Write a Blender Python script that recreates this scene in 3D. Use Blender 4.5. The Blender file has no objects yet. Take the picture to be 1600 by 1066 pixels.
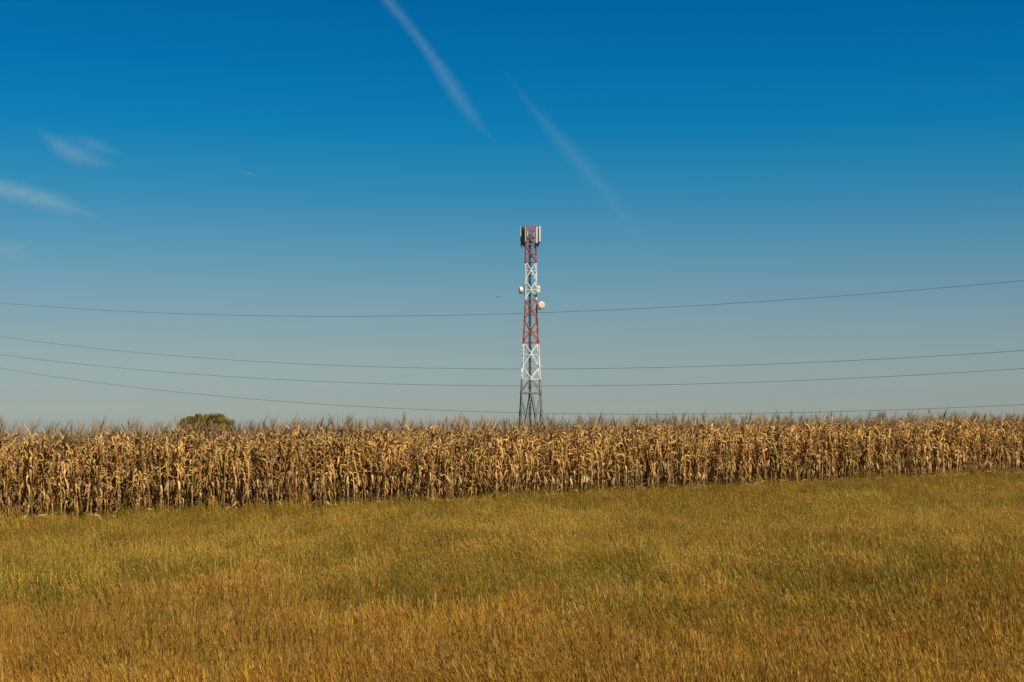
import bpy, math, random
import numpy as np
from mathutils import Vector, Matrix

random.seed(7)
scene = bpy.context.scene
C = scene.collection
R = math.radians
uni = random.uniform

# ------------------------------------------------------------------ camera
F = 50 / 36 * 1600.0                 # focal length in photo pixels
HORIZON = 662.0
CAMZ = 2.9
PITCH = math.atan((HORIZON - 533.0) / F)

cam_d = bpy.data.cameras.new('camera')
cam = bpy.data.objects.new('camera', cam_d)
C.objects.link(cam)
cam.location = (0, 0, CAMZ)
cam.rotation_euler = (math.pi / 2 + PITCH, 0, 0)
cam_d.lens = 50
cam_d.sensor_width = 36
cam_d.clip_start = 0.1
cam_d.clip_end = 60000
scene.camera = cam


def at(px, py, depth):
    """the point seen at photo pixel px, py at the given distance along +Y"""
    u = (px - 800.0) / F
    v = (533.0 - py) / F
    c, s = math.cos(PITCH), math.sin(PITCH)
    d = Vector((u, c - v * s, v * c + s))
    return Vector((0, 0, CAMZ)) + d * (depth / d.y)


# ------------------------------------------------------------------ terrain
E0 = Vector((-13.5, 37.6))
ED = Vector((35.5, 23.4)).normalized()      # along the edge of the corn
EN = Vector((-ED.y, ED.x))                  # away from the camera, into the corn


def edge_dist(x, y):
    return (x - E0.x) * EN.x + (y - E0.y) * EN.y


def ground_z(x, y):
    e = edge_dist(x, y)
    z = 0.235 + 0.6 * math.tanh(0.0136 * x / 0.6)
    q = (e - 4.5) / 2.5
    sp = q if q > 30 else math.log1p(math.exp(q)) if q > -30 else 0.0
    z -= 0.034 * 2.5 * sp
    n = 0.03 * math.sin(x * 0.31 + 1.3) * math.sin(y * 0.23 + 0.4) + 0.02 * math.sin(x * 0.83 - y * 0.41)
    return z + n * max(0.0, 1 - abs(e) / 80.0)


# ------------------------------------------------------------------ materials
def new_mat(name):
    m = bpy.data.materials.new(name)
    m.use_nodes = True
    nt = m.node_tree
    for n in list(nt.nodes):
        nt.nodes.remove(n)
    return m, nt, nt.nodes, nt.links


def paint(name, col, rough=0.5, metal=0.0, vary=0.15, scale=3.0, dirt=None):
    m, nt, N, L = new_mat(name)
    out = N.new('ShaderNodeOutputMaterial')
    b = N.new('ShaderNodeBsdfPrincipled')
    tc = N.new('ShaderNodeTexCoord')
    no = N.new('ShaderNodeTexNoise')
    no.inputs['Scale'].default_value = scale
    no.inputs['Detail'].default_value = 6
    L.new(tc.outputs['Object'], no.inputs['Vector'])
    r = N.new('ShaderNodeValToRGB')
    d = dirt or [c * (1 - vary * 2) for c in col]
    r.color_ramp.elements[0].position = 0.3
    r.color_ramp.elements[1].position = 0.6
    r.color_ramp.elements[0].color = (*d, 1)
    r.color_ramp.elements[1].color = (*col, 1)
    L.new(no.outputs['Fac'], r.inputs['Fac'])
    L.new(r.outputs['Color'], b.inputs['Base Color'])
    b.inputs['Roughness'].default_value = rough
    b.inputs['Metallic'].default_value = metal
    L.new(b.outputs[0], out.inputs['Surface'])
    return m


def leafy(name, trans=0.2, noise_scale=0.35, noise_amt=0.35, rand_amt=0.25, rough=0.7, spec=0.2):
    """plant tissue: colour attribute x slow world noise x per plant variation, part translucent"""
    m, nt, N, L = new_mat(name)
    out = N.new('ShaderNodeOutputMaterial')
    at_ = N.new('ShaderNodeAttribute')
    at_.attribute_name = 'Col'
    geo = N.new('ShaderNodeNewGeometry')
    no = N.new('ShaderNodeTexNoise')
    no.inputs['Scale'].default_value = noise_scale
    no.inputs['Detail'].default_value = 4
    L.new(geo.outputs['Position'], no.inputs['Vector'])
    mr = N.new('ShaderNodeMapRange')
    mr.inputs['From Min'].default_value = 0.3
    mr.inputs['From Max'].default_value = 0.7
    mr.inputs['To Min'].default_value = 1 - noise_amt
    mr.inputs['To Max'].default_value = 1 + noise_amt
    L.new(no.outputs['Fac'], mr.inputs['Value'])
    oi = N.new('ShaderNodeObjectInfo')
    mr2 = N.new('ShaderNodeMapRange')
    mr2.inputs['To Min'].default_value = 1 - rand_amt
    mr2.inputs['To Max'].default_value = 1 + rand_amt
    L.new(oi.outputs['Random'], mr2.inputs['Value'])
    mu = N.new('ShaderNodeMath')
    mu.operation = 'MULTIPLY'
    L.new(mr.outputs[0], mu.inputs[0])
    L.new(mr2.outputs[0], mu.inputs[1])
    # fine streaks along the tissue
    no2 = N.new('ShaderNodeTexNoise')
    no2.inputs['Scale'].default_value = 25
    no2.inputs['Detail'].default_value = 3
    L.new(geo.outputs['Position'], no2.inputs['Vector'])
    mr3 = N.new('ShaderNodeMapRange')
    mr3.inputs['From Min'].default_value = 0.3
    mr3.inputs['From Max'].default_value = 0.7
    mr3.inputs['To Min'].default_value = 0.8
    mr3.inputs['To Max'].default_value = 1.2
    L.new(no2.outputs['Fac'], mr3.inputs['Value'])
    mu2 = N.new('ShaderNodeMath')
    mu2.operation = 'MULTIPLY'
    L.new(mu.outputs[0], mu2.inputs[0])
    L.new(mr3.outputs[0], mu2.inputs[1])
    vm = N.new('ShaderNodeVectorMath')
    vm.operation = 'SCALE'
    L.new(at_.outputs['Color'], vm.inputs[0])
    L.new(mu2.outputs[0], vm.inputs['Scale'])
    b = N.new('ShaderNodeBsdfPrincipled')
    b.inputs['Roughness'].default_value = rough
    b.inputs['Specular IOR Level'].default_value = spec
    L.new(vm.outputs[0], b.inputs['Base Color'])
    t = N.new('ShaderNodeBsdfTranslucent')
    L.new(vm.outputs[0], t.inputs['Color'])
    mx = N.new('ShaderNodeMixShader')
    mx.inputs[0].default_value = trans
    L.new(b.outputs[0], mx.inputs[1])
    L.new(t.outputs[0], mx.inputs[2])
    L.new(mx.outputs[0], out.inputs['Surface'])
    return m


M_corn = leafy('dry_corn', trans=0.07, noise_scale=0.5, noise_amt=0.2, rand_amt=0.3, rough=0.6, spec=0.25)
M_grass = leafy('meadow_grass', trans=0.22, noise_scale=0.3, noise_amt=0.2, rand_amt=0.24, rough=0.65, spec=0.2)
M_tree = leafy('tree_leaves', trans=0.2, noise_scale=0.6, noise_amt=0.3, rand_amt=0.0, rough=0.5, spec=0.3)
M_bark = paint('bark', (0.10, 0.075, 0.05), 0.9, scale=8)
M_red = paint('red_paint', (0.40, 0.068, 0.032), 0.55, dirt=(0.28, 0.065, 0.035), scale=2)
M_white = paint('white_paint', (0.74, 0.73, 0.70), 0.5, dirt=(0.60, 0.57, 0.52), scale=2)
M_zinc = paint('galvanised_steel', (0.24, 0.24, 0.21), 0.55, metal=0.3, scale=2)
M_dark = paint('dark_steel_and_panel_shade', (0.06, 0.065, 0.07), 0.6, metal=0.2, scale=4)
M_cable = paint('black_cable', (0.018, 0.02, 0.024), 0.6, scale=4)
M_panel = paint('panel_plastic', (0.70, 0.68, 0.62), 0.45, vary=0.08, scale=1.5)
M_cream = paint('cream_radome', (0.66, 0.565, 0.44), 0.5, vary=0.06, scale=1.5)
M_wire = paint('wire_alloy', (0.045, 0.05, 0.055), 0.6, metal=0.2, scale=0.5)
M_bird = paint('feathers', (0.02, 0.02, 0.022), 0.8, scale=10)


def ground_mat():
    m, nt, N, L = new_mat('earth_and_thatch')
    out = N.new('ShaderNodeOutputMaterial')
    b = N.new('ShaderNodeBsdfPrincipled')
    b.inputs['Roughness'].default_value = 0.95
    b.inputs['Specular IOR Level'].default_value = 0.1
    geo = N.new('ShaderNodeNewGeometry')
    n1 = N.new('ShaderNodeTexNoise')
    n1.inputs['Scale'].default_value = 0.3
    n1.inputs['Detail'].default_value = 8
    n2 = N.new('ShaderNodeTexNoise')
    n2.inputs['Scale'].default_value = 14
    n2.inputs['Detail'].default_value = 8
    L.new(geo.outputs['Position'], n1.inputs['Vector'])
    L.new(geo.outputs['Position'], n2.inputs['Vector'])
    r1 = N.new('ShaderNodeValToRGB')
    r1.color_ramp.elements[0].position = 0.35
    r1.color_ramp.elements[1].position = 0.65
    r1.color_ramp.elements[0].color = (0.10, 0.075, 0.018, 1)
    r1.color_ramp.elements[1].color = (0.17, 0.105, 0.028, 1)
    L.new(n1.outputs['Fac'], r1.inputs['Fac'])
    r2 = N.new('ShaderNodeValToRGB')
    r2.color_ramp.elements[0].position = 0.3
    r2.color_ramp.elements[1].position = 0.7
    r2.color_ramp.elements[0].color = (0.4, 0.4, 0.4, 1)
    r2.color_ramp.elements[1].color = (1.1, 1.1, 1.1, 1)
    L.new(n2.outputs['Fac'], r2.inputs['Fac'])
    mx = N.new('ShaderNodeVectorMath')
    mx.operation = 'MULTIPLY'
    L.new(r1.outputs['Color'], mx.inputs[0])
    L.new(r2.outputs['Color'], mx.inputs[1])
    L.new(mx.outputs[0], b.inputs['Base Color'])
    bp = N.new('ShaderNodeBump')
    bp.inputs['Strength'].default_value = 0.6
    bp.inputs['Distance'].default_value = 0.05
    L.new(n2.outputs['Fac'], bp.inputs['Height'])
    L.new(bp.outputs[0], b.inputs['Normal'])
    L.new(b.outputs[0], out.inputs['Surface'])
    return m


# ------------------------------------------------------------------ mesh builder
class MB:
    def __init__(self):
        self.v, self.f, self.c, self.mi = [], [], [], []
        self.mat = 0
        self.col = (1, 1, 1)

    def vert(self, p):
        self.v.append((p[0], p[1], p[2]))
        self.c.append((*self.col, 1.0))
        return len(self.v) - 1

    def face(self, *idx):
        self.f.append(idx)
        self.mi.append(self.mat)

    def tube(self, pts, radii, n=6, cap=True):
        rings = []
        up = None
        for i, p in enumerate(pts):
            p = Vector(p)
            a = Vector(pts[max(i - 1, 0)])
            b = Vector(pts[min(i + 1, len(pts) - 1)])
            t = (b - a).normalized()
            if up is None:
                up = Vector((1, 0, 0)) if abs(t.x) < 0.8 else Vector((0, 1, 0))
            s = t.cross(up).normalized()
            w = s.cross(t).normalized()
            up = w
            r = radii[i] if hasattr(radii, '__len__') else radii
            rings.append([self.vert(p + s * (r * math.cos(2 * math.pi * k / n)) + w * (r * math.sin(2 * math.pi * k / n))) for k in range(n)])
        for a, b in zip(rings, rings[1:]):
            for k in range(n):
                self.face(b[k], b[(k + 1) % n], a[(k + 1) % n], a[k])
        if cap:
            self.face(*rings[0])
            self.face(*reversed(rings[-1]))

    def bar(self, a, b, w, h=None, ref=(0, 0, 1)):
        """a rectangular beam"""
        a, b = Vector(a), Vector(b)
        h = h or w
        t = (b - a).normalized()
        ref = Vector(ref)
        if abs(t.dot(ref)) > 0.95:
            ref = Vector((0, 1, 0))
        s = t.cross(ref).normalized()
        u = s.cross(t).normalized()
        q = []
        for p in (a, b):
            for (i, j) in ((-1, -1), (1, -1), (1, 1), (-1, 1)):
                q.append(self.vert(p + s * (i * w / 2) + u * (j * h / 2)))
        for f in ((3, 2, 1, 0), (4, 5, 6, 7), (0, 1, 5, 4), (1, 2, 6, 5), (2, 3, 7, 6), (3, 0, 4, 7)):
            self.face(*[q[k] for k in f])

    def angle(self, a, b, w, side, back, t=0.18):
        """an L section steel member: its two flanges run along side and back"""
        a, b = Vector(a), Vector(b)
        d = (b - a).normalized()
        s = Vector(side)
        s = (s - d * s.dot(d)).normalized()
        k = Vector(back)
        k = (k - d * k.dot(d) - s * k.dot(s)).normalized()
        th = w * t
        prof = [(0, 0), (w, 0), (w, th), (th, th), (th, w), (0, w)]
        i0 = [self.vert(a + s * x + k * y) for x, y in prof]
        i1 = [self.vert(b + s * x + k * y) for x, y in prof]
        for j in range(6):
            self.face(i0[j], i0[(j + 1) % 6], i1[(j + 1) % 6], i1[j])
        self.face(*reversed(i0))
        self.face(*i1)

    def box(self, c, d, rot=None):
        c = Vector(c)
        q = []
        for z in (-1, 1):
            for (x, y) in ((-1, -1), (1, -1), (1, 1), (-1, 1)):
                p = Vector((x * d[0] / 2, y * d[1] / 2, z * d[2] / 2))
                if rot is not None:
                    p = rot @ p
                q.append(self.vert(c + p))
        for f in ((3, 2, 1, 0), (4, 5, 6, 7), (0, 1, 5, 4), (1, 2, 6, 5), (2, 3, 7, 6), (3, 0, 4, 7)):
            self.face(*[q[k] for k in f])

    def lathe(self, prof, n=24, rot=None, loc=(0, 0, 0)):
        """profile of (radius, height) turned about z, then rotated and moved"""
        loc = Vector(loc)
        rings = []
        for r, h in prof:
            ring = []
            for k in range(n if r > 1e-6 else 1):
                a = 2 * math.pi * k / n
                p = Vector((r * math.cos(a), r * math.sin(a), h))
                if rot is not None:
                    p = rot @ p
                ring.append(self.vert(loc + p))
            rings.append(ring)
        for a, b in zip(rings, rings[1:]):
            if len(a) == 1 and len(b) == 1:
                continue
            for k in range(n):
                k2 = (k + 1) % n
                if len(a) == 1:
                    self.face(a[0], b[k2], b[k])
                elif len(b) == 1:
                    self.face(a[k], a[k2], b[0])
                else:
                    self.face(a[k], a[k2], b[k2], b[k])

    def add(self, o):
        k = len(self.v)
        self.v += o.v
        self.c += o.c
        self.f += [tuple(i + k for i in f) for f in o.f]
        self.mi += o.mi

    def mesh(self, name, mats, smooth=False):
        me = bpy.data.meshes.new(name)
        me.from_pydata(self.v, [], self.f)
        ca = me.color_attributes.new('Col', 'FLOAT_COLOR', 'POINT')
        ca.data.foreach_set('color', np.array(self.c, np.float32).ravel())
        for m in (mats if isinstance(mats, (list, tuple)) else [mats]):
            me.materials.append(m)
        me.polygons.foreach_set('material_index', self.mi)
        if smooth:
            me.polygons.foreach_set('use_smooth', [True] * len(self.f))
        me.update()
        return me

    def build(self, name, mats, parent=None, smooth=False, loc=None):
        o = bpy.data.objects.new(name, self.mesh(name, mats, smooth))
        C.objects.link(o)
        if parent is not None:
            o.parent = parent
        if loc is not None:
            o.location = loc
        return o


def tag(o, label=None, cat=None, group=None, kind=None):
    if label:
        o['label'] = label
    if cat:
        o['category'] = cat
    if group:
        o['group'] = group
    if kind:
        o['kind'] = kind
    return o


def empty(name, loc, rz=0.0):
    o = bpy.data.objects.new(name, None)
    C.objects.link(o)
    o.location = loc
    o.rotation_euler = (0, 0, rz)
    return o


def scatter(name, variants, pts, mats):
    """one object that repeats the variant meshes on its points (geometry data, not objects)"""
    me = bpy.data.meshes.new(name)
    me.from_pydata([p[0] for p in pts], [], [])
    a = me.attributes.new('pick', 'INT', 'POINT')
    a.data.foreach_set('value', [p[1] for p in pts])
    a = me.attributes.new('turn', 'FLOAT_VECTOR', 'POINT')
    a.data.foreach_set('vector', np.array([p[2] for p in pts], np.float32).ravel())
    a = me.attributes.new('size', 'FLOAT', 'POINT')
    a.data.foreach_set('value', [p[3] for p in pts])
    for m in mats:
        me.materials.append(m)
    o = bpy.data.objects.new(name, me)
    C.objects.link(o)
    g = bpy.data.node_groups.new(name, 'GeometryNodeTree')
    g.interface.new_socket('Geometry', in_out='INPUT', socket_type='NodeSocketGeometry')
    g.interface.new_socket('Geometry', in_out='OUTPUT', socket_type='NodeSocketGeometry')
    N, L = g.nodes, g.links
    gi = N.new('NodeGroupInput')
    go = N.new('NodeGroupOutput')
    jn = N.new('GeometryNodeJoinGeometry')
    for v in reversed(variants):
        src = bpy.data.objects.new(name + '_source', v)
        oi = N.new('GeometryNodeObjectInfo')
        oi.inputs['Object'].default_value = src
        oi.inputs['As Instance'].default_value = False
        gt = N.new('GeometryNodeGeometryToInstance')
        L.new(oi.outputs['Geometry'], gt.inputs[0])
        L.new(gt.outputs[0], jn.inputs[0])
    ip = N.new('GeometryNodeInstanceOnPoints')
    ip.inputs['Pick Instance'].default_value = True

    def attr(nm, dt):
        n = N.new('GeometryNodeInputNamedAttribute')
        n.data_type = dt
        n.inputs['Name'].default_value = nm
        return n.outputs['Attribute']
    L.new(gi.outputs[0], ip.inputs['Points'])
    L.new(jn.outputs[0], ip.inputs['Instance'])
    L.new(attr('pick', 'INT'), ip.inputs['Instance Index'])
    L.new(attr('turn', 'FLOAT_VECTOR'), ip.inputs['Rotation'])
    L.new(attr('size', 'FLOAT'), ip.inputs['Scale'])
    L.new(ip.outputs[0], go.inputs[0])
    md = o.modifiers.new('scatter', 'NODES')
    md.node_group = g
    return o


# ------------------------------------------------------------------ light
SUN_EL, SUN_AZ = R(53), R(36)        # azimuth to the right of straight behind the camera
sd = Vector((math.sin(SUN_AZ) * math.cos(SUN_EL), -math.cos(SUN_AZ) * math.cos(SUN_EL), math.sin(SUN_EL)))
sl = bpy.data.lights.new('sun', 'SUN')
sl.energy = 5.0
sl.angle = R(0.5)
sl.color = (1.0, 0.90, 0.74)
so = bpy.data.objects.new('sun', sl)
C.objects.link(so)
so.rotation_euler = sd.to_track_quat('Z', 'Y').to_euler()

w = bpy.data.worlds.new('World')
scene.world = w
w.use_nodes = True
N, L = w.node_tree.nodes, w.node_tree.links
bg = N['Background']
sky = N.new('ShaderNodeTexSky')
sky.sky_type = 'NISHITA'
sky.sun_disc = False
sky.sun_elevation = SUN_EL
sky.sun_rotation = math.atan2(sd.x, sd.y)
sky.altitude = 200
sky.air_density = 1.0
sky.dust_density = 0.6
sky.ozone_density = 3.0
# the air of that day: deep clean blue aloft, a warm grey band near the ground (by elevation)
tc = N.new('ShaderNodeTexCoord')
nm = N.new('ShaderNodeVectorMath')
nm.operation = 'NORMALIZE'
L.new(tc.outputs['Generated'], nm.inputs[0])
sx = N.new('ShaderNodeSeparateXYZ')
L.new(nm.outputs[0], sx.inputs[0])
ramp = N.new('ShaderNodeValToRGB')
SKY_GRADE = [(0.0, (0.78, 0.86, 0.95)), (0.0031, (0.7929, 0.9052, 1.0044)), (0.0186, (0.6653, 0.7679, 0.8768)), (0.0584, (0.6363, 0.7166, 0.7582)), (0.0893, (0.5436, 0.7299, 0.7726)), (0.1156, (0.4113, 0.7335, 0.812)), (0.1592, (0.1653, 0.7244, 0.8847)), (0.2021, (0.03, 0.7036, 0.9626)), (0.244, (0.010, 0.6477, 0.985)), (0.2808, (0.0059, 0.6131, 0.9664)), (0.42, (0.02, 0.30, 0.52)), (1.0, (0.08, 0.2, 0.34))]
#SKYGRADE
el = ramp.color_ramp.elements
while len(el) < len(SKY_GRADE):
    el.new(0.5)
for e_, (p, c) in zip(el, SKY_GRADE):
    e_.position = p
    e_.color = (*c, 1)
mapz = N.new('ShaderNodeMapRange')
mapz.inputs['From Min'].default_value = 0.0
mapz.inputs['From Max'].default_value = 1.0
L.new(sx.outputs['Z'], mapz.inputs['Value'])
L.new(mapz.outputs[0], ramp.inputs['Fac'])
mul = N.new('ShaderNodeVectorMath')
mul.operation = 'MULTIPLY'
L.new(sky.outputs[0], mul.inputs[0])
L.new(ramp.outputs['Color'], mul.inputs[1])
L.new(mul.outputs[0], bg.inputs['Color'])
bg.inputs['Strength'].default_value = 0.065

vs = scene.view_settings
vs.view_transform = 'Standard'
vs.look = 'None'
vs.exposure = 0.3
vs.gamma = 1.0
vs.use_curve_mapping = False
scene.cycles.max_bounces = 6
scene.cycles.diffuse_bounces = 2
scene.cycles.transmission_bounces = 4
scene.cycles.transparent_max_bounces = 8
scene.cycles.volume_bounces = 1

# ------------------------------------------------------------------ ground: one sheet to the horizon
g = MB()


def steps(lo, hi, fine_lo, fine_hi, st):
    out = list(np.arange(fine_lo, fine_hi + 0.01, st))
    x, d = out[-1], st
    while x < hi:
        d *= 1.35
        x += d
        out.append(x)
    x, d = out[0], st
    while x > lo:
        d *= 1.35
        x -= d
        out.insert(0, x)
    return out


xs = steps(-7000, 7000, -40, 60, 2.0)
ys = steps(-3000, 9000, -6, 110, 2.0)
for y in ys:
    for x in xs:
        g.vert((x, y, ground_z(x, y)))
nx = len(xs)
for j in range(len(ys) - 1):
    for i in range(nx - 1):
        a = j * nx + i
        g.face(a, a + 1, a + 1 + nx, a + nx)
go_ = g.build('ground', ground_mat(), smooth=True)
tag(go_, 'gently sloping earth and dry thatch under the meadow and the corn', 'ground', kind='structure')

# ------------------------------------------------------------------ corn
TAN = [(0.5529, 0.3094, 0.0864), (0.4645, 0.2453, 0.063), (0.6192, 0.3841, 0.1269), (0.3317, 0.1653, 0.0427), (0.5086, 0.3094, 0.1016), (0.188, 0.096, 0.0305), (0.5972, 0.3414, 0.0914), (0.2433, 0.128, 0.0406)]


def jit(c, a=0.12):
    k = uni(1 - a, 1 + a)
    return tuple(max(0.002, x * k * uni(1 - a * 0.4, 1 + a * 0.4)) for x in c)


def corn_leaf(mb, base, az, length, width, p0, p1, kink, twist, n=9):
    """one dry ribbon leaf: rises from the stalk, folds over and hangs"""
    pos = Vector(base)
    ds = length / n
    rows = []
    az0 = az
    ph = uni(0, 6.28)
    for i in range(n + 1):
        t = i / n
        if t < kink:
            p = p0 + (p1 * 0.25 - p0 * 0.25) * (t / kink) + 0.25 * math.sin(ph + t * 17)
        else:
            p = p0 * 0.75 + p1 * 0.25 + (p1 - p0 * 0.75 - p1 * 0.25) * min(1, ((t - kink) / (1 - kink)) * 3.5)
        a = az0 + 0.5 * math.sin(ph + t * 6)
        d = Vector((math.cos(a) * math.cos(p), math.sin(a) * math.cos(p), math.sin(p)))
        side = Vector((-math.sin(a), math.cos(a), 0))
        nrm = side.cross(d).normalized()
        tw = twist * t + 0.3 * math.sin(ph * 2 + t * 9)
        s = side * math.cos(tw) + nrm * math.sin(tw)
        m = nrm * math.cos(tw) - side * math.sin(tw)
        wd = width * min(1.0, 0.45 + 2.5 * t) * max(0.03, (1 - t)) ** 0.65
        wd *= 1 + 0.2 * math.sin(ph + t * 14)
        fold = wd * uni(0.15, 0.5)
        rows.append((mb.vert(pos - s * wd * 0.5 + m * fold), mb.vert(pos), mb.vert(pos + s * wd * 0.5 + m * fold)))
        pos = pos + d * ds
    for a, b in zip(rows, rows[1:]):
        mb.face(a[0], a[1], b[1], b[0])
        mb.face(a[1], a[2], b[2], b[1])


def corn_plant():
    H = uni(2.2, 2.54)
    lx, ly = uni(-0.10, 0.10), uni(-0.08, 0.08)
    kx, ky = uni(-0.05, 0.05), uni(-0.05, 0.05)

    def axis(z):
        t = z / H
        return Vector((lx * t + kx * math.sin(t * 3.1), ly * t + ky * math.sin(t * 3.1), z))
    st, lf, er, ta = MB(), MB(), MB(), MB()
    st.col = jit(random.choice([(0.30, 0.195, 0.075), (0.23, 0.14, 0.06), (0.35, 0.235, 0.10)]))
    zs = [-0.05 + (H + 0.05) * k / 14 for k in range(15)]
    st.tube([axis(z) for z in zs], [(0.0145 * (1 - 0.62 * z / H)) * (1.22 if k % 2 else 0.95) for k, z in enumerate(zs)], 6)
    nl = random.randint(22, 27)
    az = uni(0, 6.28)
    for k in range(nl):
        z = 0.34 + (H - 0.48) * (k / (nl - 1)) ** 0.64
        az += math.pi + uni(-0.6, 0.6)
        lf.col = jit(random.choice(TAN), 0.18)
        u = k / (nl - 1)
        ln = uni(0.32, 0.62) * (0.75 + 0.9 * u * (1.25 - u))
        if u > 0.85:
            ln *= 0.75
        w_ = uni(0.045, 0.09) * (1.0 if u > 0.2 else 0.6)
        if u < 0.2:
            ln *= 0.75
        r = random.random()
        if r < 0.30:        # folds over and hangs down
            p0, p1, kk = uni(0.6, 1.3), uni(-1.57, -1.15), uni(0.06, 0.34)
        elif r < 0.80:       # limp against the stalk
            p0, p1, kk = uni(0.0, 0.7), uni(-1.55, -1.25), uni(0.05, 0.2)
        else:               # still stiff
            p0, p1, kk = uni(1.0, 1.4), uni(-0.6, 0.9), uni(0.35, 0.7)
        if u > 0.8 and random.random() < 0.6:
            ln *= 0.8
            p0, p1, kk = uni(0.9, 1.35), uni(-1.2, 0.7), uni(0.25, 0.5)
        corn_leaf(lf, axis(z), az, ln, w_, p0, p1, kk, uni(-1.8, 1.8))
        # the dry sheath round the stalk
        lf.tube([axis(z - 0.16), axis(z - 0.05), axis(z)], [0.013, 0.017, 0.015], 5, cap=False)
    # the ear in its pale husk, hanging or upright
    ze = uni(0.85, 1.15)
    er.col = jit((0.46, 0.31, 0.13))
    a = uni(0, 6.28)
    p = uni(-1.5, -0.9) if random.random() < 0.65 else uni(0.8, 1.3)
    d = Vector((math.cos(a) * math.cos(p), math.sin(a) * math.cos(p), math.sin(p)))
    b = axis(ze)
    pts = [b + d * (0.02 + 0.28 * t) for t in (0, 0.15, 0.4, 0.7, 0.9, 1)]
    er.tube(pts, [0.012, 0.026, 0.034, 0.029, 0.017, 0.004], 7)
    for k in range(3):
        er.col = jit((0.45, 0.30, 0.13))
        corn_leaf(er, b + d * 0.05, a + uni(-0.8, 0.8), uni(0.22, 0.34), 0.05, p + uni(-0.3, 0.5), p + uni(-0.7, 0.3), 0.4, uni(-1, 1), n=5)
    # tassel
    tc_ = jit(random.choice([(0.34, 0.22, 0.10), (0.42, 0.28, 0.125), (0.20, 0.135, 0.07)]))
    ta.col = tc_
    top = axis(H - 0.04)
    tall = random.random() < 0.42
    tw_ = 1.35 if tall else 0.9
    L_ = uni(0.36, 0.54) if tall else uni(0.14, 0.28)
    if tall:
        tc_ = jit(random.choice([(0.27, 0.17, 0.07), (0.19, 0.12, 0.052), (0.34, 0.22, 0.09)]))
        ta.col = tc_
    wx = uni(0.0, 0.45)
    ta.tube([top + Vector((wx * L_ * t * t, 0.05 * t, L_ * t)) for t in (0, 0.35, 0.7, 1)], [0.006 * tw_, 0.008 * tw_, 0.0065 * tw_, 0.0025], 4)
    for k in range(random.choice((0, 0, 1, 2, 2, 3, 4))):
        a = uni(0, 6.28)
        b = top + Vector((0, 0, uni(0.04, 0.16)))
        l2 = uni(0.18, 0.36)
        sp = uni(0.15, 0.55)
        pts = []
        for t in (0, 0.4, 0.75, 1):
            pts.append(b + Vector((math.cos(a) * sp * l2 * t + wx * l2 * t * t, math.sin(a) * sp * l2 * t, l2 * (t - 0.35 * sp * t * t))))
        ta.col = jit(tc_)
        ta.tube(pts, [0.004 * tw_, 0.006 * tw_, 0.005 * tw_, 0.002], 4)
    return st, lf, er, ta


NV = 18
corn_parts, corn_whole = [], []
for k in range(NV):
    ps = corn_plant()
    corn_parts.append([ps[0].mesh('stalk', M_corn), ps[1].mesh('foliage', M_corn), ps[2].mesh('ear', M_corn), ps[3].mesh('tassel', M_corn)])
    allp = MB()
    for p in ps:
        allp.add(p)
    corn_whole.append(allp.mesh('corn_whole', M_corn))

ROW, GAP = 0.74, 0.155
spots = []
for r in range(30):
    s = -9.0 - 0.4 * r + uni(0, 0.2)
    while s < 62:
        e = 0.25 + r * ROW + uni(-0.14, 0.14)
        if r == 0 and uni(0, 1) < 0.04:
            s += GAP
            continue
        x = E0.x + ED.x * s + EN.x * e
        y = E0.y + ED.y * s + EN.y * e
        spots.append((r, s, x, y))
        s += GAP * uni(0.75, 1.35) * (1.0 if r < 1 else 0.85 if r < 6 else 1.35)


def plant_turn():
    k = uni(2.5, 5) if random.random() < 0.07 else 1.0
    return (uni(-0.07, 0.07) * k, uni(-0.05, 0.10) * k, uni(-0.9, 0.9) + (math.pi if random.random() < 0.3 else 0))


def in_frame(x, y, m=0.0):
    return abs(x) < 0.36 * y + m


front = [q for q in spots if q[0] == 0 and in_frame(q[2], q[3], 0.1)]
second = sorted([q for q in spots if q[0] == 1 and in_frame(q[2], q[3], 0.1)], key=lambda q: q[3])
chosen = (front + second)[:300]
chosen_ids = set(id(q) for q in chosen)
CORN_LABEL = 'dry tan corn plant with withered leaves and tassel in the front rows beside the meadow'
for (r, s, x, y) in chosen:
    k = random.randrange(NV)
    o = empty('corn_plant', (x, y, ground_z(x, y)))
    big = uni(0.93, 1.10)
    o.rotation_euler = plant_turn()
    o.scale = (big, big, big)
    tag(o, CORN_LABEL, 'corn plant', 'corn plants along the edge of the field')
    for nm_, me in zip(('stalk', 'foliage', 'ear', 'tassel'), corn_parts[k]):
        c = bpy.data.objects.new(nm_, me)
        C.objects.link(c)
        c.parent = o
pts = []
for q in spots:
    if id(q) in chosen_ids:
        continue
    r, s, x, y = q
    if not in_frame(x, y, 9):
        continue
    pts.append(((x, y, ground_z(x, y)), random.randrange(NV),
                plant_turn(), uni(0.92, 1.10)))
litter = []
for k in range(5):
    mb = MB()
    for q in range(random.randint(4, 8)):
        mb.col = jit(random.choice(TAN), 0.2)
        corn_leaf(mb, (uni(-.3, .3), uni(-.3, .3), uni(0.05, 0.35)), uni(0, 6.28), uni(0.3, 0.6), uni(0.05, 0.09), uni(-0.1, 0.7), uni(-0.8, 0.1), uni(0.2, 0.5), uni(-1.5, 1.5))
    mb.col = jit((0.36, 0.23, 0.09))
    a = uni(0, 6.28)
    ln, up = uni(0.6, 1.3), uni(0.3, 0.9)
    mb.tube([(0, 0, 0.05), (math.cos(a) * ln * 0.5, math.sin(a) * ln * 0.5, 0.05 + up * 0.55), (math.cos(a) * ln, math.sin(a) * ln, 0.05 + up)], [0.013, 0.011, 0.006], 6)
    litter.append(mb.mesh('litter', M_corn))
sl_ = -8.0
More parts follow.
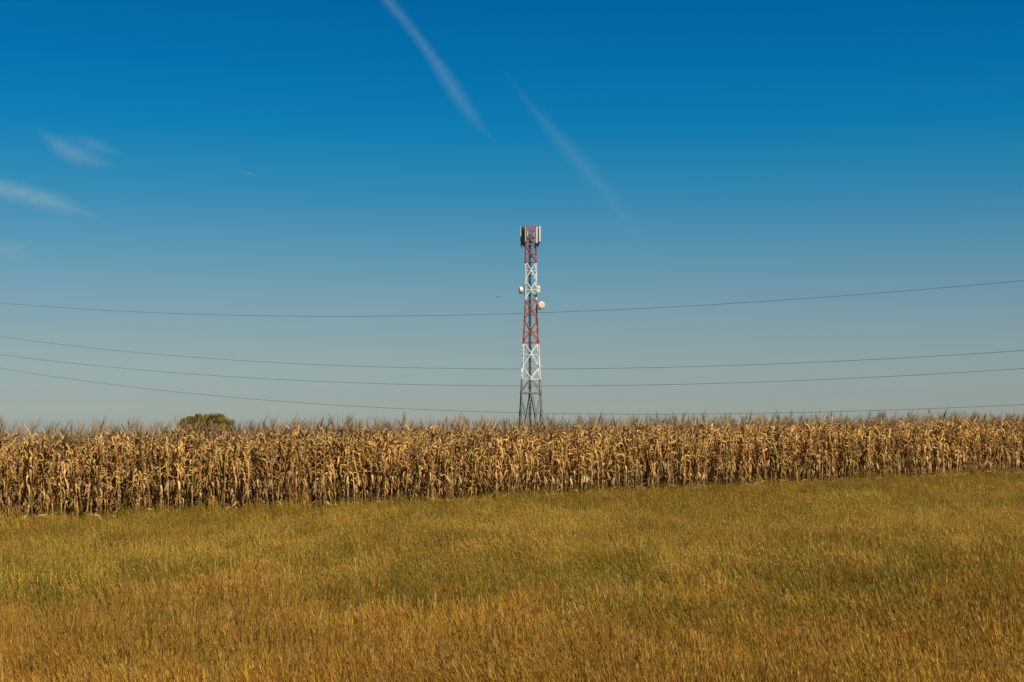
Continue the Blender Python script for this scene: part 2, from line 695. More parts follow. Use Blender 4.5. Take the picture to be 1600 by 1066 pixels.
while sl_ < 62:
    e = uni(-0.45, 0.7)
    x, y = E0.x + ED.x * sl_ + EN.x * e, E0.y + ED.y * sl_ + EN.y * e
    pts.append(((x, y, ground_z(x, y)), NV + random.randrange(5), (0, 0, uni(0, 6.28)), uni(0.7, 1.2)))
    sl_ += uni(0.15, 0.9)
cf = scatter('corn_field', corn_whole + litter, pts, [M_corn])
tag(cf, 'dense mass of dry tan corn standing behind the front plants', 'corn', kind='stuff')

# ------------------------------------------------------------------ grass
GOLD = [(0.3888, 0.2167, 0.0126), (0.4569, 0.2655, 0.0193), (0.3109, 0.1681, 0.0078), (0.5054, 0.3186, 0.0412)]
RUST = [(0.4041, 0.1859, 0.0146), (0.4647, 0.2324, 0.0254), (0.2828, 0.1207, 0.0113), (0.4243, 0.2185, 0.0338)]
GREEN = [(0.1702, 0.1551, 0.0088), (0.2239, 0.1881, 0.0144), (0.1313, 0.127, 0.0078), (0.2725, 0.2069, 0.0249)]
OLIVE = [(0.2412, 0.1483, 0.0056), (0.2894, 0.1649, 0.0072), (0.1737, 0.1195, 0.0048), (0.3377, 0.1936, 0.012)]
HAZEL = [(0.2571, 0.1675, 0.0253), (0.1952, 0.1116, 0.0207), (0.2927, 0.1933, 0.0345), (0.2217, 0.1718, 0.0162)]


def blade(mb, x, y, h, w_, lean, az, bend):
    pos = Vector((x, y, -0.02))
    d0 = Vector((math.cos(az), math.sin(az), 0))
    lx_, ly_ = random.gauss(0, 0.22), random.gauss(0, 0.22)
    a = uni(0, math.pi)
    sd_ = Vector((math.cos(a), math.sin(a), 0))
    prev = None
    for i in range(4):
        t = i / 3
        p = pos + Vector((0, 0, h * t * (1 - 0.25 * bend * t))) + d0 * (h * (lean * t + bend * t * t * 0.6)) + Vector((-0.26 * h * t + lx_ * h * t, ly_ * h * t, 0))
        if i == 3:
            k = mb.vert(p)
            mb.face(prev[0], prev[1], k)
        else:
            ww = w_ * (1 - 0.45 * t) * 0.5
            c = (mb.vert(p - sd_ * ww), mb.vert(p + sd_ * ww))
            if prev:
                mb.face(prev[0], prev[1], c[1], c[0])
            prev = c


def stem(mb, x, y, h, az, lean, cs, cp, head, wide, n=9):
    """a thin stalk with a seed head of short rays"""
    mb.col = jit(cs)
    base = Vector((x, y, 0))
    d0 = Vector((math.cos(az) * lean - 0.30, math.sin(az) * lean, 1)).normalized()
    a = uni(0, math.pi)
    s = Vector((math.cos(a), math.sin(a), 0)) * 0.0019
    top = base + d0 * h
    q = (mb.vert(base - s), mb.vert(base + s), mb.vert(top + s), mb.vert(top - s))
    mb.face(*q)
    for k in range(n):
        mb.col = jit(cp, 0.25)
        t = k / n
        b = top - d0 * head * (1 - t)
        a = uni(0, 6.28)
        l = head * 0.5 * wide * (1.15 - t)
        tip = b + Vector((math.cos(a) * l, math.sin(a) * l, 0)) + d0 * uni(0.25, 0.5) * head
        sv = Vector((-math.sin(a), math.cos(a), 0.0)) * uni(0.0018, 0.0036)
        m = (b + tip) / 2
        mb.face(mb.vert(b), mb.vert(m + sv), mb.vert(tip), mb.vert(m - sv))


def tuft(pal, n, h0, h1, nst, cs, cp, sth, head, wide, accents=(), rad=0.24, wild=1.0, rays=9):
    mb = MB()
    for i in range(int(n * 1.35)):
        a, r = uni(0, 6.28), rad * math.sqrt(random.random())
        mb.col = jit(random.choice(pal), 0.2)
        if accents and random.random() < 0.11:
            mb.col = jit(random.choice(accents), 0.2)
        blade(mb, r * math.cos(a), r * math.sin(a), uni(h0, h1), uni(0.003, 0.0068), uni(0.02, 0.5) * wild, uni(0, 6.28), uni(0.1, 1.0))
    for i in range(int(nst * 1.3)):
        a, r = uni(0, 6.28), rad * math.sqrt(random.random())
        stem(mb, r * math.cos(a), r * math.sin(a), uni(*sth), uni(0, 6.28), uni(0.0, 0.3), random.choice(cs), random.choice(cp), uni(*head), wide, rays)
    return mb.mesh('tuft', M_grass)


PALE = [(0.4637, 0.3333, 0.0847), (0.4234, 0.3039, 0.0693)]
LIME = [(0.22, 0.22, 0.012), (0.28, 0.25, 0.02)]
PLUME = [(0.4101, 0.2084, 0.0416), (0.3561, 0.1744, 0.0313), (0.4532, 0.2568, 0.0589), (0.3129, 0.1454, 0.0278)]


def flower_tuft():
    mb = MB()
    for i in range(7):
        mb.col = jit(GREEN[1])
        x, y, h = uni(-.2, .2), uni(-.2, .2), uni(0.35, 0.55)
        blade(mb, x, y, h, 0.006, 0.05, uni(0, 6.28), 0.1)
        mb.col = (0.75, 0.72, 0.62)
        for k in range(6):
            a = k * 1.047
            c = Vector((x - 0.26 * h, y, h))
            d = Vector((math.cos(a), math.sin(a), uni(0.1, 0.6))) * uni(0.02, 0.032)
            sv = Vector((-math.sin(a), math.cos(a), 0)) * 0.009
            mb.face(mb.vert(c), mb.vert(c + d * 0.6 + sv), mb.vert(c + d), mb.vert(c + d * 0.6 - sv))
    return mb.mesh('tuft', M_grass)


kinds = {
    'rust': [tuft(RUST + GOLD[:2] + GREEN[:1], 90, 0.16, 0.40, 24, GOLD + PALE, PLUME + RUST[:2] + GOLD[:1], (0.34, 0.68), (0.12, 0.22), 0.38, PALE + LIME, rays=14) for _ in range(5)],
    'gold': [tuft(GOLD + GOLD + RUST[:1] + OLIVE[:2], 100, 0.16, 0.36, 20, GOLD + PALE, [GOLD[3], GOLD[1], PALE[0], PLUME[2]], (0.30, 0.58), (0.10, 0.18), 0.35, PALE, rays=12) for _ in range(5)],
    'olive': [tuft(OLIVE + OLIVE + GREEN[:2] + GOLD[:1], 110, 0.14, 0.34, 12, OLIVE, HAZEL + OLIVE, (0.26, 0.46), (0.08, 0.15), 0.5, LIME, wild=1.3) for _ in range(5)],
    'green': [tuft(GREEN + OLIVE[:2] + HAZEL[:1], 110, 0.14, 0.36, 20, GREEN, HAZEL + GREEN, (0.28, 0.48), (0.10, 0.2), 0.8, LIME, wild=2.1) for _ in range(5)],
    'hazel': [tuft(HAZEL + GREEN[:2] + RUST[:1], 90, 0.14, 0.32, 22, HAZEL + GREEN, [HAZEL[0], HAZEL[1], PLUME[3], GREEN[1]], (0.28, 0.50), (0.12, 0.22), 0.9, LIME, wild=2.1) for _ in range(5)],
    'flower': [flower_tuft() for _ in range(2)],
    'tall': [tuft(LIME + GREEN, 10, 0.4, 0.75, 5, LIME, [GOLD[3], HAZEL[0]], (0.6, 0.85), (0.10, 0.16), 0.3, PALE, rad=0.10) for _ in range(3)],
}
order = ['rust', 'gold', 'olive', 'green', 'hazel', 'tall', 'flower']
tufts, first = [], {}
for k in order:
    first[k] = len(tufts)
    tufts += kinds[k]


def vnoise(x, y, s):
    x, y = x / s, y / s
    i, j = math.floor(x), math.floor(y)
    fx, fy = x - i, y - j
    fx, fy = fx * fx * (3 - 2 * fx), fy * fy * (3 - 2 * fy)

    def h(a, b):
        q = math.sin(a * 127.1 + b * 311.7 + s * 7.7) * 43758.5453
        return q - math.floor(q)
    return (h(i, j) * (1 - fx) + h(i + 1, j) * fx) * (1 - fy) + (h(i, j + 1) * (1 - fx) + h(i + 1, j + 1) * fx) * fy


def bump(x, c, wd):
    return math.exp(-((x - c) / wd) ** 2)


def kind_at(x, y):
    e = edge_dist(x, y)
    n1 = vnoise(x, y * 0.6, 4.1) - 0.5
    n2 = vnoise(x + 50, y * 0.6 + 20, 1.3) - 0.5
    yy = y + 5 * n1 + 2.5 * n2
    r = x / (0.36 * y)
    wt = {}
    wt['rust'] = 1.0 / (1 + math.exp((yy - 17.4 - 1.2 * r) / 2.0)) + 0.06
    wt['green'] = 1.15 * 1.15 * bump(yy, 20.5, 4.2) * (1 + 0.6 * n1) + 0.20 * (1 + 1.6 * n2)
    wt['hazel'] = 0.5 * bump(yy, 20, 5.0) * (1 + 0.8 * r) + 0.06
    wt['gold'] = 1.4 * bump(yy, 28.5 + 2 * r, 4.5) * (0.75 + 0.6 * r) + 0.4 * bump(yy, 24, 8) * (0.5 - 0.5 * r) + 0.22 + 0.25 / (1 + math.exp((yy - 17) / 1.5))
    wt['olive'] = 1.3 / (1 + math.exp((-e - 7 + 5 * n1) / 1.6)) + 0.45 * bump(yy, 23, 7) * max(0.0, 0.4 - r) + 0.16
    wt['tall'] = 0.028
    wt['flower'] = 0.03 * max(0.0, vnoise(x + 9, y, 4.3) - 0.72) * (1.0 if r < 0.1 else 0.3)
    ks = list(wt)
    return random.choices(ks, [max(0.0, wt[k]) ** 1.3 if k not in ('tall', 'flower') else wt[k] for k in ks])[0]


pts = []
y = 8.0
while y < 75:
    cell = 0.19 if y < 22 else 0.225 if y < 34 else 0.26
    x = -0.36 * y - 4
    while x < 0.36 * y + 4:
        px, py = x + uni(-0.5, 0.5) * cell, y + uni(-0.5, 0.5) * cell
        e = edge_dist(px, py)
        if e < 0.3 + 0.5 * vnoise(px, py, 0.9) or (e < 1.3 and random.random() < 0.2):
            k = kind_at(px, py)
            sc = uni(0.75, 1.15) * (0.85 + 0.35 * vnoise(px, py, 1.7))
            if e > -1.2:
                sc *= uni(0.55, 1.2)
            pts.append(((px, py, ground_z(px, py)), first[k] + random.randrange(len(kinds[k])), ((vnoise(px + 31, py, 2.3) - 0.5) * 0.7 + uni(-0.2, 0.2), (vnoise(px, py + 77, 1.9) - 0.5) * 0.7 + uni(-0.2, 0.2), uni(-0.8, 0.8)), sc))
        x += cell
    y += cell
sl_ = -8.0
while sl_ < 62:       # ranker weeds along the headland
    e = uni(-1.6, 0.9)
    x, y = E0.x + ED.x * sl_ + EN.x * e, E0.y + ED.y * sl_ + EN.y * e
    k = random.choice(('tall', 'hazel', 'green', 'olive', 'rust'))
    pts.append(((x, y, ground_z(x, y)), first[k] + random.randrange(len(kinds[k])), (uni(-0.2, 0.2), uni(-0.2, 0.2), uni(-3, 3)), uni(0.9, 1.4) if k != 'tall' else uni(0.7, 1.0)))
    sl_ += uni(0.3, 1.6)
gr = scatter('grass', tufts, pts, [M_grass])
tag(gr, 'long autumn grass in gold, rust and olive filling the foreground meadow', 'grass', kind='stuff')

# ------------------------------------------------------------------ telecom tower
TD = 205.0
PX = TD / F
tbase = at(829.6, 662, TD)
gz = ground_z(tbase.x, tbase.y)
tower = empty('telecom_tower', (tbase.x, tbase.y, gz), R(3.5))
tag(tower, 'tall red and white lattice telecom tower rising behind the corn', 'telecom tower')


def zy(py):
    return at(829.6, py, TD).z - gz


def half(py):
    if py < 470:
        return 9.0 * PX
    return (9.0 + (py - 470) * (17.3 - 9.0) / (650 - 470)) * PX


LEVELS = [353, 384, 410, 439, 468, 502, 536, 574, 614]
YB = 662 + (CAMZ - gz) / PX            # the ground at the tower in photo rows
corner = [(-1, -1), (1, -1), (1, 1), (-1, 1)]


def cp(i, py, inset=0.0):
    h = half(py) - inset
    return Vector((corner[i][0] * h, corner[i][1] * h, zy(py)))


def colour(py0, py1):
    m = (py0 + py1) / 2
    if m < 410:
        return 0
    if m < 468:
        return 1
    if m < 536:
        return 0
    if m < 593:
        return 1
    return 2


TM = [M_red, M_white, M_zinc]
for i in range(4):
    mb = MB()
    cuts = [353, 384, 410, 439, 468, 470, 502, 536, 574, 593, 614, 640, YB + 3]
    for a, b in zip(cuts, cuts[1:]):
        mb.mat = colour(a, b)
        mb.angle(cp(i, b), cp(i, a), 0.115, (-corner[i][0], 0, 0), (0, -corner[i][1], 0), 0.25)
    for py in LEVELS[1:]:
        mb.mat = colour(py - 1, py)
        p = cp(i, py)
        mb.box(p + Vector((-corner[i][0] * 0.09, corner[i][1] * 0.005, 0)), (0.22, 0.03, 0.34))
        mb.box(p + Vector((corner[i][0] * 0.005, -corner[i][1] * 0.09, 0)), (0.03, 0.22, 0.34))
    leg = mb.build('leg', TM, tower)
    foot = MB()
    foot.box(cp(i, YB) + Vector((0, 0, 0.12)), (0.7, 0.7, 0.34))
    foot.build('footing', M_zinc, leg)


def faces():
    for i in range(4):
        j = (i + 1) % 4
        n = Vector((corner[i][0] + corner[j][0], corner[i][1] + corner[j][1], 0)).normalized()
        yield i, j, n


def section(a, b, name='bracing', split=None):
    """X bracing on the four faces between two levels, with a strut through the crossing"""
    mb = MB()
    for i, j, n in faces():
        mid = (a + b) / 2
        hm = half(mid)
        for (p, q) in ((i, j), (j, i)):
            A, B = cp(p, b), cp(q, a)
            if split:
                t = (b - split) / (b - a)
                S = A.lerp(B, t)
                mb.mat = 2
                mb.angle(A - n * 0.01, S - n * 0.01, 0.125, (0, 0, 1), -n)
                mb.mat = 1
                mb.angle(S - n * 0.01, B - n * 0.01, 0.125, (0, 0, 1), -n)
            else:
                mb.mat = colour(a, b)
                mb.angle(A - n * 0.01, B - n * 0.01, 0.125, (0, 0, 1), -n)
        mb.mat = 1 if split else colour(a, b)
        zc = split if split else mid
        mb.angle(cp(i, zc) - n * 0.03, cp(j, zc) - n * 0.03, 0.07, (0, 0, 1), -n)
        ctr = (cp(i, zc) + cp(j, zc)) / 2
        side = (cp(j, zc) - cp(i, zc)).normalized()
        rot = Matrix((side, n, Vector((0, 0, 1)))).transposed()
        mb.box(ctr + n * 0.012, (0.26, 0.02, 0.26), rot)
    return mb.build(name, TM, tower)


for a, b in zip(LEVELS[1:], LEVELS[2:]):
    section(a, b, split=593 if b == 614 else None)
# belts at the paint and bolt joints
for py in (384, 410, 468.6, 536):
    mb = MB()
    mb.mat = 0
    for i, j, n in faces():
        mb.angle(cp(i, py) + n * 0.004, cp(j, py) + n * 0.004, 0.08, (0, 0, 1), -n)
    mb.build('belt', TM, tower)
# platform
mb = MB()
zp = zy(614)
hp = half(614)
for k in range(9):
    y0 = -hp + 2 * hp * (k + 0.5) / 9
    mb.box((0, y0, zp + 0.02), (2 * hp - 0.12, 2 * hp / 9 - 0.04, 0.045))
for i, j, n in faces():
    mb.angle(cp(i, 614) + n * 0.006, cp(j, 614) + n * 0.006, 0.15, (0, 0, -1), -n)
mb.build('platform', M_zinc, tower)
# splayed foot section with K bracing
mb = MB()
mb.mat = 2
for i, j, n in faces():
    top = (cp(i, 614) + cp(j, 614)) / 2 - n * 0.02
    for p in (i, j):
        A = cp(p, YB - 4)
        mb.angle(top + Vector((0, 0, -0.1)), A, 0.14, (0, 0, 1), -n)
        for t, ly in ((0.33, 621), (0.62, 640)):
            m = top.lerp(A, t)
            mb.angle(cp(p, ly), m, 0.10, (0, 0, 1), -n)
            mb.angle(cp(p, ly + (18 if t < 0.5 else 22)), m, 0.06, (0, 0, 1), -n)
mb.build('bracing', TM, tower)
# ladder with rungs, and the bundle of feeder cables beside it
mb = MB()
z0, z1 = 0.1, zy(356)
lx = -0.14
for s in (-0.2, 0.2):
    mb.bar((lx + s, 0.12, z0), (lx + s, 0.12, z1), 0.035, 0.035)
z = z0 + 0.2
while z < z1:
    mb.bar((lx - 0.2, 0.12, z), (lx + 0.2, 0.12, z), 0.03, 0.03)
    z += 0.3
mb.build('ladder', M_dark, tower)
mb = MB()
for k in range(5):
    x0 = lx - 0.09 + 0.045 * k
    zz = np.linspace(z0, z1 - 1.0 - 0.1 * k, 26)
    mb.tube([(x0 + 0.015 * math.sin(q * 1.3 + k), 0.0 + 0.03 * math.sin(q * 0.9 + 2 * k), q) for q in zz], 0.024, 5)
z = z0 + 0.6
while z < z1 - 2:
    mb.box((lx + 0.01, 0.04, z), (0.44 if int(z * 10) % 3 else 0.6, 0.06, 0.10))
    z += 0.95
mb.build('cable_run', M_cable, tower)

# head frame that carries the sector antennas
mb = MB()
mb.mat = 0
for py in (354, 368, 382):
    for i, j, n in faces():
        mb.angle(cp(i, py) + n * 0.003, cp(j, py) + n * 0.003, 0.09, (0, 0, 1), -n)
for i, j, n in faces():
    for a, b in ((354, 368), (368, 382)):
        mb.angle(cp(i, b), cp(j, a), 0.08, (0, 0, 1), -n)
        mb.angle(cp(j, b), cp(i, a), 0.08, (0, 0, 1), -n)
mb.build('head_frame', TM, tower)
mb = MB()
for (x, y, z, a, b, c) in ((-0.25, -0.3, 366, .35, .25, .5), (0.2, 0.1, 371, .4, .3, .45), (-0.45, 0.1, 377, .3, .3, .6), (0.35, -0.2, 362, .3, .25, .4), (0.0, 0.3, 379, .5, .3, .3)):
    mb.box((x, y, zy(z)), (a, b, c))
mb.build('radio_unit', M_zinc, tower)


def panel(px, py0, py1, depth, face, w_=0.28, d_=0.13, mat=None, label=None):
    """sector antenna: rounded upright casing, the mast pipe behind it and two arms back to the tower"""
    mat = mat or M_panel
    h = (py1 - py0) * PX
    rz = Matrix.Rotation(-tower.rotation_euler.z, 3, 'Z')
    p = rz @ Vector(((px - 829.6) * PX, depth, 0))
    p.z = zy((py0 + py1) / 2)
    f = rz @ Vector((math.cos(face), math.sin(face), 0))
    s = Vector((-f.y, f.x, 0))
    mb = MB()
    prof = [(-.5, -.5), (.5, -.5), (.5, .1), (.36, .4), (.15, .5), (-.15, .5), (-.36, .4), (-.5, .1)]
    r0 = [mb.vert(p + s * (x * w_) + f * (y * d_) + Vector((0, 0, -h / 2))) for x, y in prof]
    r1 = [mb.vert(p + s * (x * w_) + f * (y * d_) + Vector((0, 0, h / 2))) for x, y in prof]
    for k in range(8):
        mb.face(r0[k], r0[(k + 1) % 8], r1[(k + 1) % 8], r1[k])
    mb.face(*reversed(r0))
    mb.face(*r1)
    o = mb.build('panel_antenna', mat, tower)
    if label:
        o['label'] = label
    b = MB()
    q = p - f * (d_ / 2 + 0.11)
    b.tube([q + Vector((0, 0, -h / 2 - 0.3)), q + Vector((0, 0, h / 2 + 0.12))], 0.04, 8)
    for t in (-0.36, 0.36):
        zc = Vector((0, 0, t * h))
        b.bar(p + zc - f * d_ * 0.4, q + zc, 0.07, 0.09)
        inner = Vector((max(-0.8, min(0.8, q.x)), max(-0.8, min(0.8, q.y)), q.z))
        if (inner - q).length > 0.12:
            b.bar(q + zc, inner + zc, 0.06, 0.06)
    for t in (-0.3, -0.1, 0.1, 0.3):
        c = p + s * (t * w_)
        b.tube([c + Vector((0, 0, -h / 2)), c + Vector((0, 0, -h / 2 - 0.14)) - f * 0.03, q + Vector((0, 0, -h / 2 - 0.3))], 0.018, 5)
    b.build('mast_bracket', M_dark, o)
    return o


panel(813.6, 353.5, 376, 0.3, R(160), label='white panel antenna at the far left edge of the tower head')
panel(816.6, 356, 380, -0.6, R(150), 0.30, 0.16, M_dark, 'panel antenna on the left side, shade put into its dark colour')  # shade of the left antenna group put into the casing colour
panel(818.2, 358, 382, 0.9, R(120), 0.30, mat=M_dark, label='panel antenna turned away, its shaded back coloured dark')  # shaded back set by a dark casing colour
panel(820.6, 354.5, 379, -1.15, R(205), 0.28, 0.12, M_cream)
panel(838.6, 356, 381.5, -1.15, R(-78), 0.30, 0.14, M_cream, label='cream panel antenna facing the meadow')
panel(843.6, 354, 378.5, -0.5, R(-42), 0.30, 0.16, label='white panel antenna at the right edge of the tower head')
panel(841.2, 357, 382, 0.8, R(35), 0.26, 0.13, M_dark)
panel(815.2, 358, 383, 0.9, R(100), 0.26, mat=M_dark, label='narrow dark panel antenna at the rear left of the tower head')
panel(841.8, 360, 383.5, 0.2, R(20), 0.22, mat=M_dark, label='narrow dark panel antenna between the two bright right panels')
panel(824.5, 363, 371, -0.9, R(-90), 0.14, 0.1)
panel(834.2, 364, 372, -0.9, R(-90), 0.14, 0.1, M_cream)


def dish(px, py, depth, az, dia, deep, mat, label):
    """drum shaped microwave dish: front radome, shroud, rounded back, and the pipe mount to the leg"""
    rz = Matrix.Rotation(-tower.rotation_euler.z, 3, 'Z')
    p = rz @ Vector(((px - 829.6) * PX, depth, 0))
    p.z = zy(py)
    f = (rz @ Vector((math.cos(az), math.sin(az), 0))).normalized()
    rot = f.to_track_quat('Z', 'Y').to_matrix()
    r = dia / 2
    t = empty('dish_antenna', p)
    t.parent = tower
    t['label'] = label
    mb = MB()
    mb.lathe([(r * 0.97, 0.0), (r * 0.95, 0.03), (r * 0.7, 0.055), (r * 0.35, 0.07), (0, 0.075)], 28, rot)
    mb.build('radome', mat, t, smooth=True)
    mb = MB()
    mb.lathe([(r * 0.99, 0.005), (r, 0.0), (r, -deep), (r * 0.9, -deep - 0.05), (r * 0.55, -deep - 0.16), (0.09, -deep - 0.22), (0, -deep - 0.22)], 28, rot)
    mb.build('shroud', M_panel if mat is not M_cream else M_cream, t)
    mb = MB()
    back = -f * (deep + 0.2)
    pole = back - f * 0.12
    mb.bar(back, pole, 0.14, 0.14)
    mb.tube([pole + Vector((0, 0, -0.75)), pole + Vector((0, 0, 0.75))], 0.05, 8)
    hh = half(py)
    target = Vector((max(-hh, min(hh, p.x)), max(-hh, min(hh, p.y)), p.z)) - p
    for dz in (-0.55, 0.55):
        a = pole + Vector((0, 0, dz))
        b = target + Vector((0, 0, dz))
        if (b - a).length > 0.1:
            mb.bar(a, b, 0.07, 0.07)
    mb.build('mount', M_dark, t)
    return t


dish(812.0, 454.5, -0.7, R(190), 1.05, 0.34, M_white, 'white drum dish on the left side of the tower, seen edge on')
dish(842.6, 450.0, -0.1, R(-35), 0.62, 0.2, M_white, 'small white dish on the right leg, the upper of two')
dish(841.0, 456.3, -1.05, R(-68), 0.66, 0.2, M_cream, 'small cream dish on the right leg, the lower of two')
dish(846.4, 478.0, -1.1, R(-68), 1.12, 0.3, M_cream, 'large round cream dish facing the meadow on the red section')

# ------------------------------------------------------------------ overhead wires
K = -0.62
D0 = 230.0
WIRES = [
    ('topmost thin overhead wire crossing the sky behind the tower', [(0, 473.4), (250, 489), (500, 494.5), (800, 490), (1100, 477), (1350, 460), (1600, 438.5)]),
    ('second overhead wire from the top, passing the white tower section', [(0, 526), (250, 554.4), (500, 569.6), (800, 577), (1100, 572.5), (1350, 562.5), (1600, 547.8)]),
    ('third overhead wire from the top, passing the grey tower base', [(0, 554.4), (250, 580.6), (500, 596), (800, 603.6), (1100, 599.5), (1350, 590), (1600, 576)]),
    ('lowest overhead wire dipping to the corn tassels', [(0, 575.3), (250, 609.7), (500, 631.6), (800, 644.5), (1100, 647.5), (1350, 641.6), (1600, 632.5)]),
]
for label, pp in WIRES:
    sx_, sz_ = [], []
    for px, py in pp:
        u = (px - 800) / F
        dep = D0 / (1 - K * u)
        p = at(px, py, dep)
        sx_.append(p.x)
        sz_.append(p.z)
    co = np.polyfit(sx_, sz_, 3)
    x = np.linspace(-160, 110, 120)
    zz = np.polyval(co, x)
    mb = MB()
    mid = Vector((0, D0, 0))
    ptsw = [(a, D0 + K * a, b) for a, b in zip(x, zz)]
    mb.tube(ptsw, 0.025, 6)
    o = mb.build('power_line', M_wire)
    tag(o, label, 'power line', 'overhead wires behind the corn')

# ------------------------------------------------------------------ tree behind the corn
TRD = 150.0
tp = at(322, 662, TRD)
tgz = ground_z(tp.x, tp.y)
tree = empty('bushy_tree', (tp.x, tp.y, tgz))
tag(tree, 'round bushy green tree whose crown shows above the corn', 'tree')
ttop = at(325, 645, TRD).z - tgz
pxm = TRD / F
mb = MB()
mb.tube([(0, 0, -0.2), (0.05, 0, 0.9), (0.0, 0.05, 1.8)], [0.26, 0.2, 0.17], 9)
limbs = []
for k in range(11):
    a = k * 2.4 + uni(-0.3, 0.3)
    l = uni(1.4, 2.6)
    e_ = Vector((math.cos(a) * l * 0.8, math.sin(a) * l * 0.8, 1.8 + l * uni(0.9, 1.4)))
    b = Vector((0, 0.03, uni(1.2, 1.8)))
    m = b.lerp(e_, 0.5) + Vector((uni(-.2, .2), uni(-.2, .2), uni(-.3, .1)))
    mb.tube([b, m, e_], [0.10, 0.07, 0.025], 6)
mb.build('trunk', M_bark, tree, smooth=True)
mb = MB()
clumps = []
# profile of the crown in photo pixels: (x, top y)
prof = [(285, 659), (292, 653), (300, 650), (310, 646), (318, 649), (327, 647), (338, 645), (346, 645.5), (353, 650), (361, 653), (368, 661)]
for px, py in prof:
    for k in range(13):
        x = (px - 325) * pxm * 0.93 + uni(-.2, .2)
        zt = at(325, py, TRD).z - tgz
        wy = math.sqrt(max(0.1, 1 - (x / 3.2) ** 2)) * 2.7
        if k < 2:
            clumps.append((x, uni(-0.5, 0.2) * wy, zt - 0.45, 0.5))
        else:
            clumps.append((x, uni(-1, 0.9) * wy, zt - uni(0.5, 3.2), uni(0.35, 0.7)))
for cx, cy, cz, cr in clumps:
    base = random.choice([(0.165, 0.135, 0.02), (0.19, 0.15, 0.022), (0.14, 0.125, 0.018), (0.22, 0.16, 0.026)])
    for q in range(190):
        d = Vector((random.gauss(0, 1), random.gauss(0, 1), random.gauss(0, 1))).normalized()
        r = cr * (0.45 + 0.6 * random.random())
        p = Vector((cx, cy, cz)) + Vector((d.x * r, d.y * r, d.z * r * 0.85))
        mb.col = jit(base, 0.25)
        a = Vector((random.gauss(0, 1), random.gauss(0, 1), random.gauss(0, 1))).normalized()
        b = a.cross(d + Vector((0.01, 0.02, 0.03))).normalized()
        s = uni(0.07, 0.13)
        mb.face(mb.vert(p - a * s), mb.vert(p - b * s * 0.5), mb.vert(p + a * s), mb.vert(p + b * s * 0.5))
mb.build('crown', M_tree, tree)

# ------------------------------------------------------------------ bird
bp_ = at(778, 464.3, 150)
bird = empty('bird', bp_)
tag(bird, 'tiny dark bird in flight to the left of the tower', 'bird')
mb = MB()
mb.tube([(-0.10, 0, 0), (-0.07, 0, 0.005), (0.0, 0, 0.0), (0.06, 0, 0.01), (0.09, 0, 0.02), (0.115, 0, 0.018)], [0.006, 0.02, 0.032, 0.022, 0.018, 0.003], 8)
for s in (-1, 1):
    mb.face(*[mb.vert(p) for p in ((0.04, s * 0.02, 0.015), (-0.05, s * 0.02, 0.01), (-0.06, s * 0.13, 0.06), (0.01, s * 0.14, 0.07))])
    mb.face(*[mb.vert(p) for p in ((0.01, s * 0.14, 0.07), (-0.06, s * 0.13, 0.06), (-0.08, s * 0.24, 0.05))])
mb.face(*[mb.vert(p) for p in ((-0.09, -0.008, 0), (-0.09, 0.008, 0), (-0.17, 0.03, 0), (-0.17, -0.03, 0))])
bird_body = mb.build('body', M_bird, bird)
far_bird = bird.copy()
C.objects.link(far_bird)
far_bird.location = at(1287, 622.5, 230)
far_bird.rotation_euler = (0.3, 0, 1.2)
far_bird['label'] = 'faint distant bird low in the sky well to the right of the tower'
c = bird_body.copy()
C.objects.link(c)
c.parent = far_bird
bird['group'] = far_bird['group'] = 'birds in the distance'

# ------------------------------------------------------------------ contrails: long bodies of thin ice cloud, 8 km off
CD = 8000.0


def cloud_mat(name, dens, scale):
    m, nt, N, L = new_mat(name)
    out = N.new('ShaderNodeOutputMaterial')
    v = N.new('ShaderNodeVolumePrincipled')
    v.inputs['Color'].default_value = (0.62, 0.86, 1.0, 1)
    v.inputs['Anisotropy'].default_value = 0.0
    tc = N.new('ShaderNodeTexCoord')
    no = N.new('ShaderNodeTexNoise')
    no.inputs['Scale'].default_value = scale
    no.inputs['Detail'].default_value = 5
    L.new(tc.outputs['Object'], no.inputs['Vector'])
    mr = N.new('ShaderNodeMapRange')
    mr.inputs['From Min'].default_value = 0.3
    mr.inputs['From Max'].default_value = 0.7
    mr.inputs['To Min'].default_value = 0.6 * dens
    mr.inputs['To Max'].default_value = 1.4 * dens
    L.new(no.outputs['Fac'], mr.inputs['Value'])
    L.new(mr.outputs[0], v.inputs['Density'])
    L.new(v.outputs[0], out.inputs['Volume'])
    return m


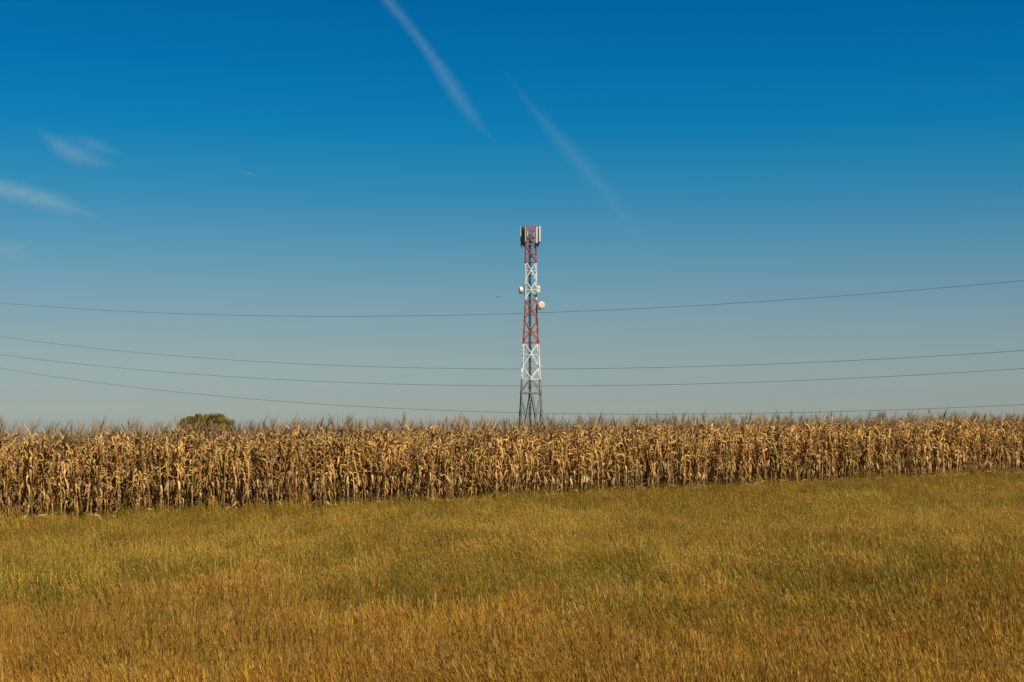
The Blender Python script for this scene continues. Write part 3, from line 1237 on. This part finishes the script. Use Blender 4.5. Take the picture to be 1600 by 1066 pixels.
def contrail(path, tau, label, dist=CD, slim=1.0):
    """path of (px, py, width px); nested bodies thicken the middle so that the edges stay soft"""
    pp = [Vector((a, b, c)) for a, b, c in path]
    fine = []
    nseg = 10
    for i in range(len(pp) - 1):
        p0, p1, p2, p3 = pp[max(i - 1, 0)], pp[i], pp[i + 1], pp[min(i + 2, len(pp) - 1)]
        for k in range(nseg):
            t = k / nseg
            fine.append(0.5 * ((2 * p1) + (p2 - p0) * t + (2 * p0 - 5 * p1 + 4 * p2 - p3) * t * t + (3 * p1 - p0 - 3 * p2 + p3) * t ** 3))
    fine.append(pp[-1])
    fine = [Vector((p.x, p.y, p.z * slim)) for p in fine]
    cen = at(fine[len(fine) // 2].x, fine[len(fine) // 2].y, dist)
    pm = dist / F
    wmax = max(c for a, b, c in path) * pm * slim
    root = empty('contrail', cen)
    tag(root, label, 'contrail', 'thin contrails in the blue sky')
    for nm_, k, share, trim in (('outer_veil', 1.5, 0.22, 0.0), ('middle_veil', 1.1, 0.28, 0.07), ('inner_veil', 0.72, 0.26, 0.15), ('core', 0.38, 0.18, 0.22)):
        mb = MB()
        n = len(fine)
        ptsc = [at(p.x, p.y, dist) - cen for p in fine]
        open_ = path[0][1] <= 0 or path[0][0] <= 0
        rad = []
        for i, p in enumerate(fine):
            d = min(0.5 if open_ else i / n, 1 - (i + 1) / n) - trim
            rad.append(max(0.004, min(1.0, max(0.0, d) * 3.0) ** 0.7) * max(p.z, 0.3) * pm * 0.5 * k)
        keep = [i for i, r in enumerate(rad) if r > 0.0045 * max(fine[i].z, 0.3) * pm * 0.5 * k]
        a_, b_ = max(0, keep[0] - 1), min(n, keep[-1] + 2)
        ptsc, rad = ptsc[a_:b_], rad[a_:b_]
        mb.tube(ptsc, rad, 14)
        mb.build(nm_, cloud_mat('ice_cloud', 0.85 * tau * share / (wmax * k), 1.0 / (wmax * 0.4)), root, smooth=True)


contrail([(585, -22, 18), (606, 2, 22), (640, 42, 20), (672, 85, 22), (695, 118, 26), (722, 160, 31), (748, 194, 34), (776, 224, 24)], 0.27,
         'long white contrail slanting down from the top edge of the sky', slim=0.8)
contrail([(766, 84, 10), (790, 114, 18), (812, 143, 22), (836, 173, 24), (862, 203, 30), (892, 238, 36), (925, 275, 40), (960, 318, 46), (1005, 378, 48), (1050, 440, 44)], 0.15,
         'fainter contrail right of the long one, fading towards the horizon', slim=0.75)
contrail([(52, 196, 16), (76, 216, 24), (100, 233, 28), (132, 247, 26), (162, 254, 24), (196, 262, 14)], 0.36,
         'short curved cloud streak, uppermost at the left of the sky')
contrail([(92, 209, 10), (125, 219, 18), (160, 231, 20), (206, 246, 12)], 0.16,
         'faint short streak just right of the curved cloud streak')
contrail([(-40, 284, 26), (0, 295, 28), (40, 305, 28), (80, 316, 27), (118, 328, 26), (174, 345, 18)], 0.48,
         'brightest straight cloud streak at the left edge of the sky')
contrail([(-40, 376, 26), (0, 386, 28), (30, 396, 28), (76, 412, 16)], 0.17,
         'lowest very faint cloud streak at the left edge')
contrail([(362, 262.5, 2), (380, 268, 2.6), (395, 273, 3.2), (403, 275.5, 2)], 0.22,
         'tiny short fresh contrail left of centre in the sky')
